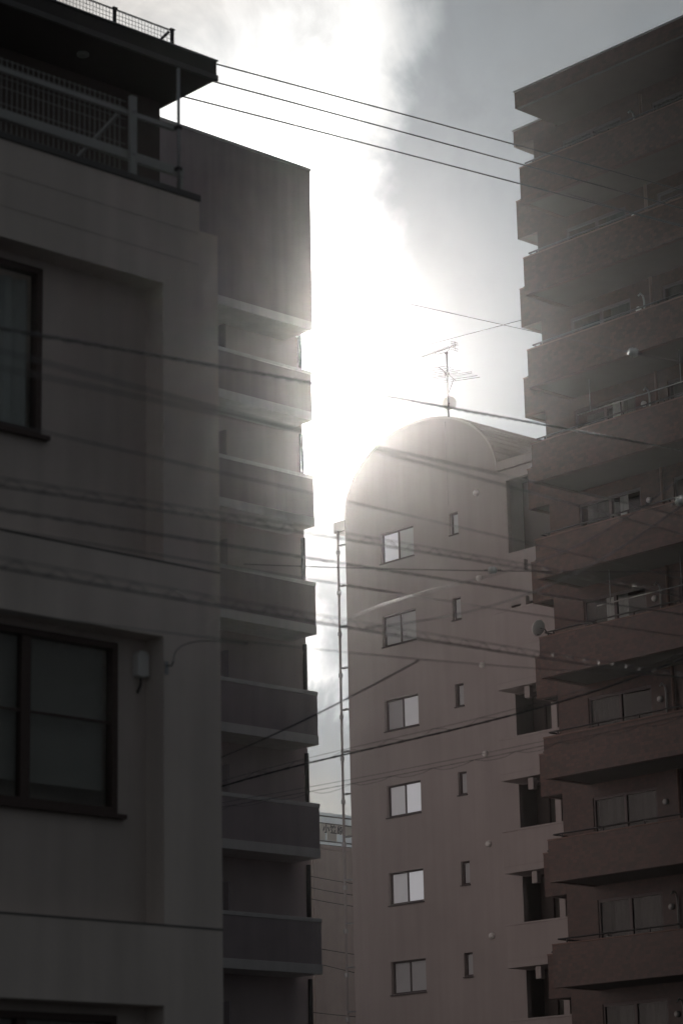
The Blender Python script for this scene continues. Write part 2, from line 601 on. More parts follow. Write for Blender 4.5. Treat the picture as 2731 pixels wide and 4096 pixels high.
for i, (x0, x1, z0, z1, bi) in enumerate(win_n):
    if bi == 0:
        n_window(x0, x1, z0, z1, [x0 + (x1 - x0) * 0.5], 'curtain')
    else:
        n_window(x0, x1, z0, z1, [13.38] if x1 > 12 else [9.5], 'sash')

# terrace railing: a thing that stands on the parapet
rl = thing('terrace_railing', (14, NY + 0.12, 11.57), 'pale steel railing with wire mesh on the terrace parapet of the close left building', 'railing')
ry = NY + 0.12
box('top_rail', M_WHITE_STEEL, rl, 3.0, 15.0, ry - 0.02, ry + 0.02, 12.25, 12.30, 0.006)
box('lower_rail', M_WHITE_STEEL, rl, 3.0, 15.1, ry - 0.025, ry + 0.025, 11.765, 11.865, 0.008)
for px in (4.4, 6.9, 9.4, 11.9, 14.42):
    box('post', M_WHITE_STEEL, rl, px - 0.04, px + 0.04, ry - 0.075, ry - 0.028, 11.57, 12.44, 0.006)
box('rail_foot', M_WHITE_STEEL, rl, 15.04, 15.09, ry - 0.02, ry + 0.02, 11.57, 11.764)
wm = MB()
x = 3.1
while x < 14.38:
    wm.box(x - 0.0028, x + 0.0028, ry + 0.028, ry + 0.034, 11.60, 12.42)
    x += 0.062
for zz in (11.66, 11.78, 11.95, 12.12, 12.22, 12.34, 12.41):
    wm.box(3.0, 14.4, ry + 0.0345, ry + 0.0395, zz - 0.0025, zz + 0.0025)
tag(wm.build('wire_mesh', M_WHITE_STEEL, rl), kind='stuff')
MB().bar((14.35, ry + 0.1, 12.28), (14.1, ry + 1.15, 11.6), 0.03, 0.03).build('brace', M_WHITE_STEEL, rl)
for px in (14.42, 11.9):
    MB().lathe([(0.0, -0.085), (0.016, -0.085), (0.016, -0.077), (0, -0.077)], (px, ry, 12.275), (0, 1, 0), 8).build('bolt', M_GREY_STEEL, rl)
    MB().lathe([(0.0, -0.085), (0.016, -0.085), (0.016, -0.077), (0, -0.077)], (px, ry, 11.815), (0, 1, 0), 8).build('bolt', M_GREY_STEEL, rl)
# slim mast clamped to the railing end
mp = thing('slim_mast', (15.0, ry - 0.06, 11.57), 'slim grey upright pipe clamped to the right end of the terrace railing', 'pipe')
MB().tube([(15.0, ry - 0.06, 11.58), (15.0, ry - 0.06, 12.92)], 0.017, 8).build('pipe', M_GREY_STEEL, mp)
for zz in (11.82, 12.27):
    box('clamp', M_DARK_STEEL, mp, 14.97, 15.03, ry - 0.085, ry - 0.022, zz - 0.018, zz + 0.018, 0.004)

# white wall box beside the window
wb = thing('wall_box', (14.56, NY + REC, 6.62), 'small white plastic cover on the wall right of the lower left window', 'wall box')
hb = MB()
prof = []
for k in range(9):
    a = math.pi * k / 8
    prof.append((math.cos(a) * 0.07, 0.0 + math.sin(a) * 0.045))
ring = [(14.66 + u, 6.80 + v) for u, v in prof] + [(14.59, 6.60), (14.66, 6.585), (14.73, 6.60)]
n = len(ring)
hb.add([(a, NY + REC - 0.085, c) for a, c in ring] + [(a, NY + REC - 0.004, c) for a, c in ring],
       [tuple(range(n))] + [(i, i + n, (i + 1) % n + n, (i + 1) % n) for i in range(n)])
hb.build('cover', M_PLASTIC, wb, 0.012)
MB().tube([(14.655, NY + REC - 0.04, 6.59), (14.655, NY + REC - 0.04, 6.52), (14.63, NY + REC - 0.02, 6.44)], 0.012, 6).build('lead', M_DARK_STEEL, wb)
# hook with the service drop at the pier edge
hk = thing('service_hook', (14.77, NY, 6.72), 'small dark cable hook on the pier edge right of the white wall box', 'hook')
box('plate', M_GREY_STEEL, hk, 14.76, 14.80, NY - 0.012, NY - 0.002, 6.60, 6.72)
MB().tube([(14.78, NY - 0.01, 6.68), (14.79, NY - 0.07, 6.67), (14.79, NY - 0.09, 6.71)], 0.008, 6).build('hook', M_DARK_STEEL, hk)

# ------------------------------------------------------------------ second building on the left: dark deep eave
eb = thing('eave_building', (15, 32, 0), 'dark building with deep flat eave rising behind the terrace at top left', 'building')
EY, EX = 26.5, 22.36
box('wall', M_WALL_E, eb, 4.0, 22.16, 27.6, 38.0, 0.0, 17.93)
box('corner_piece', M_EAVE, eb, 22.162, 22.33, 27.9, 37.8, 0.0, 17.93)  # set-back strip in a dark colour, standing in for the dark recess here
box('soffit', M_SOFF_E, eb, 3.0, EX - 0.02, EY + 0.02, 38.2, 17.95, 18.0)
box('fascia', M_EAVE, eb, 3.0, EX, EY, 38.4, 18.03, 18.26, 0.01)
box('gutter_strip', M_COPING, eb, 3.0, EX + 0.01, EY - 0.03, EY + 0.018, 17.935, 18.028, 0.008)
box('roof_edge', M_GREY_STEEL, eb, 3.0, EX + 0.02, EY - 0.02, 38.4, 18.262, 18.285, 0.006)
for px in (14.0, 17.2, 20.3):
    MB().lathe([(0.0, 0), (0.09, 0.0), (0.09, 0.03), (0.07, 0.035), (0.0, 0.035)], (px, 27.05, 17.95), (0, 0, -1), 12).build('soffit_lamp', M_WHITE_STEEL, eb)
ff = thing('roof_fence', (19, 26.95, 18.28), 'low wire mesh fence along the dark eave roof at top left', 'fence')
fy = 26.95
for px in (16.5, 17.57, 18.65, 19.72, 20.80, 21.88):
    p = box('post', M_DARK_STEEL, ff, px - 0.02, px + 0.02, fy - 0.02, fy + 0.02, 18.286, 18.80, 0.004)
    box('cap', M_DARK_STEEL, p, px - 0.04, px + 0.04, fy - 0.022, fy + 0.022, 18.79, 18.81)
    box('collar', M_DARK_STEEL, p, px - 0.05, px + 0.05, fy - 0.026, fy + 0.026, 18.40, 18.425)
fmsh = MB()
x = 16.52
while x < 21.86:
    fmsh.box(x - 0.003, x + 0.003, fy + 0.021, fy + 0.026, 18.30, 18.80)
    x += 0.06
for k in range(8):
    zz = 18.32 + k * 0.066
    fmsh.box(16.5, 21.88, fy + 0.0265, fy + 0.0315, zz - 0.003, zz + 0.003)
tag(fmsh.build('wire_mesh', M_GREY_STEEL, ff), kind='stuff')
box('top_rail', M_GREY_STEEL, ff, 16.5, 21.88, fy + 0.022, fy + 0.034, 18.792, 18.808)
MB().bar((21.86, fy + 0.05, 18.78), (21.55, fy + 0.55, 18.30), 0.03, 0.03).build('brace', M_DARK_STEEL, ff)

# ------------------------------------------------------------------ stepped balcony block on the left, farther away
l2 = thing('balcony_block', (38, 52, 0), 'tall mauve grey apartment block with stacked solid balconies left of the bright gap', 'building')
LY = 47.49
LW = 48.60
LXE = 43.92
wx0 = 26.0
win_l = []
tops_l = [8.94 + 2.9 * k for k in range(6)]          # balcony coping heights
tops_l = [6.04] + tops_l
hl = []
for t in tops_l:
    hl += [(33.0, 35.6, t - 1.0, t + 1.15), (36.6, 39.2, t - 1.0, t + 1.15)]
lw_mb = wall_holes('y', LW, wx0, LXE, 0.0, 24.83, hl, 0.12)
lw_mb.quad((LXE, LW, 0), (LXE, 60, 0), (LXE, 60, 24.83), (LXE, LW, 24.83))
lw_mb.quad((wx0, LW, 0), (wx0, LW, 24.83), (wx0, 60, 24.83), (wx0, 60, 0))
lw_mb.quad((wx0, 60, 0), (wx0, 60, 24.83), (LXE, 60, 24.83), (LXE, 60, 0))
lw_mb.build('wall', M_L2WALL, l2)
box('crown_wall', M_L2PAN, l2, wx0, 43.35, LY, 60.0, 24.84, 29.20)
box('crown_coping', M_L2LITE, l2, wx0, 43.38, LY - 0.03, LY + 0.3, 29.20, 29.28, 0.01)
box('crown_slab', M_L2LITE, l2, wx0, 43.33, LY - 0.012, LW - 0.002, 24.60, 24.838)
box('roof_vent', M_GREY_STEEL, l2, 38.62, 39.0, 48.2, 48.6, 29.205, 29.55, 0.02)
for t in tops_l:
    slab = MB().box(wx0, 43.31, LY, LW - 0.003, t - 1.39, t - 1.145).build('balcony', M_L2LITE, l2, 0.01)
    box('parapet', M_L2PAN, slab, wx0, 43.295, LY + 0.012, LY + 0.16, t - 1.143, t - 0.105)
    box('parapet', M_L2PAN, slab, 43.14, 43.292, LY + 0.162, LW - 0.004, t - 1.143, t - 0.105)
    box('coping', M_L2LITE, slab, wx0, 43.31, LY - 0.006, LY + 0.18, t - 0.103, t, 0.012)
    box('coping', M_L2LITE, slab, 43.12, 43.308, LY + 0.182, LW - 0.004, t - 0.103, t - 0.002, 0.012)
    box('partition', M_L2PAN, slab, 40.42, 40.48, LY + 0.2, LW - 0.004, t - 1.14, t + 0.75)
    for a, b in ((33.0, 35.6), (36.6, 39.2)):
        wf = MB()
        wf.box(a, b, LW + 0.03, LW + 0.09, t + 1.08, t + 1.15).box(a, b, LW + 0.03, LW + 0.09, t - 1.0, t - 0.93)
        wf.box(a, a + 0.06, LW + 0.03, LW + 0.09, t - 0.93, t + 1.08).box(b - 0.06, b, LW + 0.03, LW + 0.09, t - 0.93, t + 1.08)
        wf.box((a + b) / 2 - 0.04, (a + b) / 2 + 0.04, LW + 0.03, LW + 0.09, t - 0.93, t + 1.08)
        fo = wf.build('window', M_FRAME_M, l2)
        box('pane', M_GLASS, fo, a + 0.06, b - 0.06, LW + 0.055, LW + 0.062, t - 0.93, t + 1.08)
        box('curtain', M_CURTAIN, fo, a + 0.04, b - 0.04, LW + 0.16, LW + 0.18, t - 1.0, t + 1.14)
    # dark edge strip (drain pipe) down the end of the wall
    MB().tube([(LXE - 0.10, LW - 0.07, t + 0.005), (LXE - 0.10, LW - 0.07, t + 1.50)], 0.06, 8).build('drain_pipe', M_DARK_STEEL, l2)

# ------------------------------------------------------------------ arched building in the middle
mb_ = thing('arched_building', (64, 56, 0), 'pale rendered apartment block with rounded barrel roof in the middle', 'building')
MX = 57.48
MY0, MY1 = 51.0, 61.50
MXB = 76.0
ZSP = 24.82
ACY, ARX, ARZ = 57.87, 3.60, 2.60
wt = [9.62 + 2.86 * k for k in range(-3, 6)]         # window heads
holes_m, wins = [], []
for t in wt:
    if t - 1.05 < 0.5:
        continue
    wins.append((t, 'big'))
    holes_m.append((58.18, 59.77, t - 1.04, t))
    holes_m.append((56.09, 56.47, t - 0.73, t))
BX = 56.67                                            # balcony front plane
BYL = 53.84
floors_b = [t - 0.77 for t in wt if t > 3]            # underside of the slab over each balcony opening
for zc in floors_b:
    holes_m.append((MY0 + 0.35, BYL, zc - 1.95, zc + 0.02))
holes_m.append((MY0 + 0.35, 53.88, 22.04, 24.47))
# keep the top one only once
holes_m = [h for i, h in enumerate(holes_m) if not (h[0] == MY0 + 0.35 and h[3] > 22.05 and h[1] == BYL)]
wmb = wall_holes('x', MX, MY0, MY1, 0.0, ZSP, holes_m, 0.18)
arch = [(ACY + ARX * math.cos(math.pi * k / 40), ZSP + ARZ * math.sin(math.pi * k / 40)) for k in range(41)]
wmb.add([(MX, a, z) for a, z in arch], [tuple(range(41))])
wmb.quad((MX, MY1, 0), (MXB, MY1, 0), (MXB, MY1, ZSP), (MX, MY1, ZSP))
wmb.quad((MX, MY0, 0), (MX, MY0, ZSP), (MXB, MY0, ZSP), (MXB, MY0, 0))
wmb.quad((MXB, MY0, 0), (MXB, MY0, ZSP), (MXB, MY1, ZSP), (MXB, MY1, 0))
wmb.build('wall', M_MWALL, mb_)
# flat roof part right of the vault with a beam along its front
box('roof_beam', M_MWALL, mb_, MX - 0.05, MX + 0.3, MY0 - 0.02, 54.26, 24.84, 25.16, 0.015)
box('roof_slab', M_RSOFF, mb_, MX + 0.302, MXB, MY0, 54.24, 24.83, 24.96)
# barrel roof
rf = MB()
R1 = [(ACY + (ARX + 0.05) * math.cos(math.pi * k / 40), ZSP + (ARZ + 0.05) * math.sin(math.pi * k / 40)) for k in range(41)]
R0 = [(ACY + (ARX - 0.01) * math.cos(math.pi * k / 40), ZSP + 0.001 + (ARZ - 0.01) * math.sin(math.pi * k / 40)) for k in range(41)]
vs = []
for xx in (MX - 0.03, MXB):
    vs += [(xx, a, z) for a, z in R1] + [(xx, a, z) for a, z in R0]
fs = []
for k in range(40):
    fs += [(k, k + 1, 82 + k + 1, 82 + k), (41 + k, 82 + 41 + k, 82 + 41 + k + 1, 41 + k + 1),
           (k, 41 + k, 41 + k + 1, k + 1), (82 + k, 82 + k + 1, 82 + 41 + k + 1, 82 + 41 + k)]
rf.add(vs, fs)
roof = rf.build('barrel_roof', M_ROOF, mb_)
for k in range(1, 34):
    a = math.pi * k / 34
    py, pz = ACY + (ARX + 0.055) * math.cos(a), ZSP + (ARZ + 0.055) * math.sin(a)
    MB().bar((MX + 0.05, py, pz), (MXB - 0.05, py, pz), 0.04, 0.05).build('seam', M_ROOF, roof)
# gutter box on the left eave and the drain pipe under it
box('gutter', M_PIPE, mb_, MX - 0.06, MXB, 61.46, 62.02, 24.40, 24.79, 0.02)
dp = MB().tube([(MX - 0.14, 61.72, 24.42), (MX - 0.14, 61.72, 0.0)], 0.045, 10).build('drain_pipe', M_PIPE, mb_)
zb = 23.9
while zb > 1:
    box('bracket', M_GREY_STEEL, dp, MX - 0.17, MX - 0.02, 61.44, 61.71, zb - 0.02, zb + 0.02)
    MB().lathe([(0.075, -0.07), (0.08, 0.0), (0.075, 0.07)], (MX - 0.14, 61.72, zb - 0.25), (0, 0, 1), 10).build('socket', M_GREY_STEEL, dp)
    zb -= 1.43
# cable pinned to the gable below the antenna mast
MB().tube([(MX - 0.03, 56.5, 27.1), (MX - 0.02, 56.5, 25.2), (MX - 0.02, 56.48, 24.2)], 0.007, 5).build('aerial_lead', M_PIPE, mb_)


def m_window(y0, y1, z0, z1, sashes, panes=None):
    f = MB()
    w = 0.055
    xa, xb = MX + 0.09, MX + 0.175
    f.box(xa, xb, y0, y1, z1 - w, z1).box(xa, xb, y0, y1, z0, z0 + w)
    f.box(xa, xb, y0, y0 + w, z0 + w, z1 - w).box(xa, xb, y1 - w, y1, z0 + w, z1 - w)
    fo = f.build('window', M_FRAME_M, mb_, 0.004)
    ys = np.linspace(y0 + w, y1 - w, sashes + 1)
    for i in range(sashes):
        box('pane', panes[i] if panes else M_FROST, fo, MX + 0.125 + 0.014 * i, MX + 0.133 + 0.014 * i, ys[i] + 0.012, ys[i + 1] - 0.012, z0 + w, z1 - w)
    for i in range(1, sashes):
        box('meeting_stile', M_FRAME_M, fo, MX + 0.095, MX + 0.17, ys[i] - 0.03, ys[i] + 0.03, z0 + w, z1 - w)
    box('sill', M_FRAME_M, fo, MX - 0.05, MX - 0.003, y0 - 0.03, y1 + 0.03, z0 - 0.05, z0 - 0.012, 0.004)


for t, _ in wins:
    k = round((t - 9.62) / 2.86)
    lit = {1: (M_FROST_LIT, M_FROST_DIM), 2: (M_FROST_LIT, M_FROST_DIM), 3: (M_FROST_DIM, M_FROST), 5: (M_FROST, M_FROST_LIT)}.get(k)
    m_window(58.18, 59.77, t - 1.04, t, 2, lit)
    m_window(56.09, 56.47, t - 0.73, t, 1)
    # round hooded vent with its stain
    v = MB().lathe([(0.0, 0.12), (0.05, 0.115), (0.085, 0.085), (0.10, 0.03), (0.10, 0.0), (0.0, 0.0)], (MX - 0.003, 55.2, t + 0.42), (-1, 0, 0), 14)
    v.build('vent_hood', M_DISH, mb_)
# projecting balconies on the right of the end wall
for zc in floors_b + [21.47 + 0.0]:
    if zc > 22.2:
        continue
    top = zc - 1.50
    bal = MB().box(BX, MX - 0.003, MY0 + 0.1, BYL, top - 1.33, top - 1.12).build('balcony', M_MWALL, mb_, 0.01)
    box('parapet', M_MWALL, bal, BX + 0.004, BX + 0.13, MY0 + 0.1, BYL - 0.004, top - 1.118, top - 0.062)
    box('parapet', M_MWALL, bal, BX + 0.132, MX - 0.004, BYL - 0.13, BYL - 0.006, top - 1.118, top - 0.062)
    box('coping', M_MWALL, bal, BX - 0.015, BX + 0.15, MY0 + 0.1, BYL + 0.012, top - 0.06, top, 0.008)
    box('coping', M_MWALL, bal, BX + 0.152, MX - 0.004, BYL - 0.15, BYL + 0.01, top - 0.06, top - 0.003, 0.008)
    # hanging short pier and the corner post that carry the next floor
    box('hanging_pier', M_MWALL, mb_, BX + 0.05, BX + 0.22, 52.52, 52.74, zc - 0.36, zc - 0.002, 0.008)
    box('corner_piece', M_MWALL, mb_, BX + 0.05, BX + 0.25, 51.42, 51.66, top + 0.002, zc - 0.002, 0.008)
    # dark recess: door wall behind
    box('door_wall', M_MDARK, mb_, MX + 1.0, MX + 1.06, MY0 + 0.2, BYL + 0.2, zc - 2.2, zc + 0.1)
    dr = MB()
    dr.box(MX + 0.93, MX + 0.99, 52.0, 53.5, zc - 0.28, zc - 0.2).box(MX + 0.93, MX + 0.99, 52.0, 52.06, zc - 1.95, zc - 0.28)
    dr.box(MX + 0.93, MX + 0.99, 53.44, 53.5, zc - 1.95, zc - 0.28).box(MX + 0.93, MX + 0.99, 52.71, 52.79, zc - 1.95, zc - 0.28)
    d_o = dr.build('balcony_door', M_FRAME_M, mb_)
    box('pane', M_GLASS, d_o, MX + 0.955, MX + 0.962, 52.06, 53.44, zc - 1.95, zc - 0.28)
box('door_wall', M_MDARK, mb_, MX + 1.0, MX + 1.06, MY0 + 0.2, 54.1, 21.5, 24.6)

# ------------------------------------------------------------------ brick-tiled block on the right
rb = thing('tiled_block', (60, 38, 0), 'tall brown brick tiled apartment block with deep balconies on the right', 'building')
RX, RWX = 52.5, 54.3
RYE, RYW, RYS = 48.15, 49.17, 50.0
RY0 = 14.0
tops_r = [8.87 + 2.9 * k for k in range(-2, 9)]
holes_r = []
rooms = [(45.62, 48.0), (42.0, 44.4), (38.6, 41.0), (35.0, 37.4), (30.5, 32.9), (26, 28.4)]
for t in tops_r:
    for a, b in rooms:
        holes_r.append((a, b, t - 0.85, t + 1.32))
rw = wall_holes('x', RWX, RY0, RYW, 0.0, 33.95, holes_r, 0.12)
rw.quad((RWX, RYW, 0), (68, RYW, 0), (68, RYW, 33.95), (RWX, RYW, 33.95))
rw.quad((68, RYW, 0), (68, RY0, 0), (68, RY0, 33.95), (68, RYW, 33.95))
rw.quad((68, RY0, 0), (RWX, RY0, 0), (RWX, RY0, 33.95), (68, RY0, 33.95))
rw.build('wall', M_TILE_WALL, rb)
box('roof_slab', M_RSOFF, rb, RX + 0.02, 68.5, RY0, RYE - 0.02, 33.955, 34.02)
rp = box('roof_parapet', M_TILE, rb, RX, 68.4, RY0, RYE + 0.08, 34.022, 34.54)
box('coping', M_RROOF, rp, RX - 0.03, 68.4, RY0, RYE + 0.11, 34.542, 34.60, 0.008)
rp2 = box('roof_parapet', M_TILE, rb, RWX, 66.0, RYE + 0.082, RYS, 33.86, 34.38)
box('coping', M_RROOF, rp2, RWX - 0.03, 66.0, RYE + 0.112, RYS + 0.03, 34.382, 34.44, 0.008)


def r_window(a, b, t, idx):
    f = MB()
    x0, x1 = RWX + 0.03, RWX + 0.11
    z0, z1 = t - 0.85, t + 1.32
    mid = (a + b) / 2
    f.box(x0, x1, a, b, z1 - 0.07, z1).box(x0, x1, a, b, z0, z0 + 0.07)
    f.box(x0, x1, a, a + 0.06, z0 + 0.07, z1 - 0.07).box(x0, x1, b - 0.06, b, z0 + 0.07, z1 - 0.07)
    f.box(x0, x1, mid - 0.05, mid + 0.05, z0 + 0.07, z1 - 0.07)
    fo = f.build('sliding_window', M_FRAME_M, rb)
    for u, v in ((a + 0.06, mid - 0.05), (mid + 0.05, b - 0.06)):
        box('pane', M_GLASS, fo, x0 + 0.035, x0 + 0.042, u, v, z0 + 0.07, z1 - 0.07)
    # curtain: drawn on some floors, half drawn on others
    rr = random.Random(idx * 17 + 3)
    spans = [[(a, b)], [(mid, b)], [(a, mid - 0.2)], [(a + 0.3, b - 0.4)]][rr.randrange(4)]
    pieces = [(u, v, [M_NET, M_NET, M_DRAPE][rr.randrange(3)]) for u, v in spans]
    if b == 48.0 and abs(t - 17.57) < 0.1:
        pieces = [(46.5, 47.35, M_CURTAIN)]
    if b == 48.0 and abs(t - 23.37) < 0.1:
        pieces = [(46.42, 46.72, M_CURTAIN), (45.75, 46.4, M_PALE_NET)]
    if b == 48.0 and abs(t - 20.47) < 0.1:
        pieces = [(46.3, 46.62, M_CURTAIN), (46.8, 47.9, M_NET)]
    for u, v, cm in pieces:
        c = MB()
        n = 24
        vs = []
        for i in range(n + 1):
            yy = u + (v - u) * i / n
            xx = RWX + 0.24 + 0.03 * math.sin(i * 1.9)
            vs += [(xx, yy, z0), (xx, yy, z1)]
        c.add(vs, [(2 * i, 2 * i + 1, 2 * i + 3, 2 * i + 2) for i in range(n)], True)
        c.build('curtain', cm, fo)
    box('room', M_DARK, fo, RWX + 0.9, RWX + 0.95, a - 0.3, b + 0.3, z0 - 0.1, z1 + 0.1)


idx = 0
for t in tops_r:
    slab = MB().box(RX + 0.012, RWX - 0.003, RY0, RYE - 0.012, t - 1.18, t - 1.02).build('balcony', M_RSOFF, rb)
    box('parapet', M_TILE, slab, RX, RX + 0.16, RY0, RYE, t - 1.20, t - 0.04)
    box('parapet', M_TILE, slab, RX + 0.162, RWX - 0.004, RYE - 0.16, RYE - 0.002, t - 1.195, t - 0.04)
    box('coping', M_RCOP, slab, RX - 0.012, RX + 0.18, RY0, RYE + 0.012, t - 0.038, t, 0.008)
    box('coping', M_RCOP, slab, RX + 0.182, RWX - 0.004, RYE - 0.18, RYE + 0.010, t - 0.038, t - 0.002, 0.008)
    # low steel rail above the coping, with stub posts
    MB().tube([(RX + 0.12, RY0 + 0.1, t + 0.13), (RX + 0.12, RYE - 0.12, t + 0.13), (RWX - 0.02, RYE - 0.12, t + 0.13)], 0.025, 6).build('handrail', M_DARK_STEEL, slab)
    yy = RYE - 0.45
    while yy > RY0 + 1:
        box('rail_post', M_DARK_STEEL, slab, RX + 0.10, RX + 0.14, yy - 0.02, yy + 0.02, t + 0.001, t + 0.108)
        yy -= 1.5
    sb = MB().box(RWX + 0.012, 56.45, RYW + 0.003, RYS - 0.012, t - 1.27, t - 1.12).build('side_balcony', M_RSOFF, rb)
    box('parapet', M_TILE, sb, RWX, RWX + 0.15, RYW + 0.003, RYS, t - 1.29, t - 0.06)
    box('parapet', M_TILE, sb, RWX + 0.152, 56.45, RYS - 0.15, RYS - 0.003, t - 1.285, t - 0.06)
    box('coping', M_RCOP, sb, RWX - 0.01, RWX + 0.16, RYW + 0.003, RYS + 0.01, t - 0.058, t - 0.02)
    MB().tube([(RWX + 0.1, RYS - 0.08, t + 0.04), (56.4, RYS - 0.08, t + 0.04)], 0.02, 6).build('handrail', M_DARK_STEEL, sb)
    for k, (a, b) in enumerate(rooms[:4]):
        idx += 1
        r_window(a, b, t, idx)
    # white bent pipe and drain pipe on the facade between the windows
    if round(t * 10) % 3 != 1:
        MB().tube([(RWX - 0.06, 45.05, t - 1.0), (RWX - 0.06, 45.05, t + 1.05), (RWX - 0.10, 45.05, t + 1.2), (RWX - 0.22, 45.05, t + 1.24), (RWX - 0.3, 45.05, t + 1.16)], 0.028, 8).build('vent_pipe', M_WHITE_STEEL, rb)
    MB().tube([(RWX - 0.09, 44.75, t - 1.02), (RWX - 0.09, 44.75, t + 1.70)], 0.05, 8).build('drain_pipe', M_RCOP, rb)
    # ventilation cap
    MB().lathe([(0.0, 0.10), (0.05, 0.095), (0.085, 0.06), (0.09, 0.0), (0.0, 0.0)], (RWX - 0.003, 45.3, t + 0.86), (-1, 0, 0), 12).build('vent_cap', M_DISH, rb)

# ------------------------------------------------------------------ laundry poles on two balconies, as things
for k, (t, a, b) in enumerate(((tops_r[7], 42.6, 47.0), (tops_r[5], 43.0, 46.6))):
    lp = thing('laundry_pole', (RX + 0.8, b, t + 0.3), ['thin pale laundry pole under the balcony soffit, upper of two on tiled block', 'thin pale laundry pole under the balcony soffit, lower of two on tiled block'][k], 'laundry pole', 'laundry poles on the tiled block')
    MB().tube([(RX + 0.8, a, t + 0.75), (RX + 0.8, b, t + 0.75)], 0.018, 6).build('pole', M_WHITE_STEEL, lp)
    for yy in (a + 0.5, b - 0.5):
        MB().tube([(RX + 0.8, yy, t + 0.72), (RX + 0.8, yy, t + 1.71)], 0.014, 6).build('hanger', M_GREY_STEEL, lp)

# ------------------------------------------------------------------ far building in the gap, with a rooftop sign
fb = thing('far_building', (84, 92, 0), 'pinkish concrete building far away at the bottom of the bright gap', 'building')
box('wall', M_FWALL, fb, 70.0, 96.0, 86.0, 100.0, 0.0, 18.05)
box('parapet', M_FWALL, fb, 69.9, 96.1, 85.9, 86.3, 18.052, 18.24, 0.02)
for k in range(5):
    box('pilaster', M_FWALL, fb, 77.9 + k * 3.0 - 9, 78.02 + k * 3.0 - 9, 85.93, 85.998, 0.0, 18.05)
rs = thing('rooftop_sign', (79, 86.15, 18.24), 'rooftop slat screen with dark lettering on the far pinkish building', 'sign')
sm = MB()
x = 74.0
while x < 86.0:
    sm.box(x, x + 0.035, 86.14, 86.17, 18.30, 19.79)
    x += 0.075
tag(sm.build('slat_screen', M_FSCREEN, rs), kind='stuff')
for zz in (18.27, 18.46, 19.28, 19.62):
    box('rail', M_COPING, rs, 74.0, 86.0, 86.10, 86.137, zz - 0.03, zz + 0.03)
for xx in (74.5, 77.0, 78.42, 80.1, 82, 84, 85.6):
    box('post', M_COPING, rs, xx - 0.04, xx + 0.04, 86.18, 86.26, 18.24, 19.8)
for a, b, z0, z1 in ((77.0, 78.78, 18.5, 19.26), (78.9, 79.5, 18.5, 19.24), (79.75, 82.5, 18.82, 19.24), (78.785, 78.895, 18.84, 19.24), (79.505, 79.745, 18.84, 19.24)):
    box('sign_panel', M_SIGN, rs, a, b, 86.06, 86.095, z0, z1)
for ch, xx in (('小', 78.62), ('笠', 79.06), ('原', 79.5)):
    cu = bpy.data.curves.new('letter', 'FONT')
    cu.body = ch
    cu.size = 0.42
    cu.extrude = 0.012
    cu.offset = 0.006
    tmp = bpy.data.objects.new('tmp_text', cu)
    COL.objects.link(tmp)
    dg = bpy.context.evaluated_depsgraph_get()
    me = bpy.data.meshes.new_from_object(tmp.evaluated_get(dg))
    bpy.data.objects.remove(tmp)
    vv = [(xx + p.co.x, 86.045 - p.co.z, 18.87 + p.co.y) for p in me.vertices]
    ff_ = [tuple(p.vertices) for p in me.polygons]
    bpy.data.meshes.remove(me)
    if vv:
        MB().add(vv, ff_).build('letter', M_LETTER, rs)

# ------------------------------------------------------------------ television aerials on the arched building
an = thing('tv_antenna', (57.6, 56.47, 27.2), 'television mast with two comb aerials on the arched roof', 'antenna')
mx, my = 57.6, 56.47
MB().tube([(mx, my, 27.05), (mx, my, 29.56)], 0.028, 8).build('mast', M_DARK_STEEL, an)
# upper aerial: boom along y with many short elements
ub = MB().tube([(mx, 57.68, 29.70), (mx, 56.03, 29.68)], 0.017, 6).build('upper_boom', M_DARK_STEEL, an)
for k in range(17):
    yy = 57.66 - k * 0.082
    MB().tube([(mx - 0.085, yy, 29.715), (mx + 0.085, yy, 29.715)], 0.011, 5).build('element', M_DARK_STEEL, ub)
rfl = MB()
rfl.tube([(mx, 56.08, 29.53), (mx, 56.08, 29.83)], 0.012, 5)
for zz in (29.53, 29.60, 29.74, 29.82):
    rfl.tube([(mx - 0.17, 56.08 + 0.03 * abs(zz - 29.68) * 8, zz), (mx + 0.17, 56.08 + 0.03 * abs(zz - 29.68) * 8, zz)], 0.011, 5)
rfl.build('reflector', M_DARK_STEEL, ub)
box('feed_box', M_DARK_STEEL, ub, mx - 0.03, mx + 0.03, 56.15, 56.25, 29.66, 29.72)
MB().tube([(mx, 57.05, 29.68), (mx, 56.9, 29.60), (mx, 56.47, 29.57), (mx, 56.36, 29.60), (mx, 56.33, 29.68)], 0.013, 6).build('cradle', M_DARK_STEEL, ub)
box('mast_cap', M_DARK_STEEL, an, mx - 0.04, mx + 0.04, my - 0.03, my + 0.06, 29.50, 29.57)
# lower aerial: boom turned away from the mast, long elements
ca, sa = math.cos(math.radians(24)), math.sin(math.radians(24))
cz = 28.79


def vh(l, w):
    return (mx + l * ca - w * sa, my + l * sa + w * ca, cz)


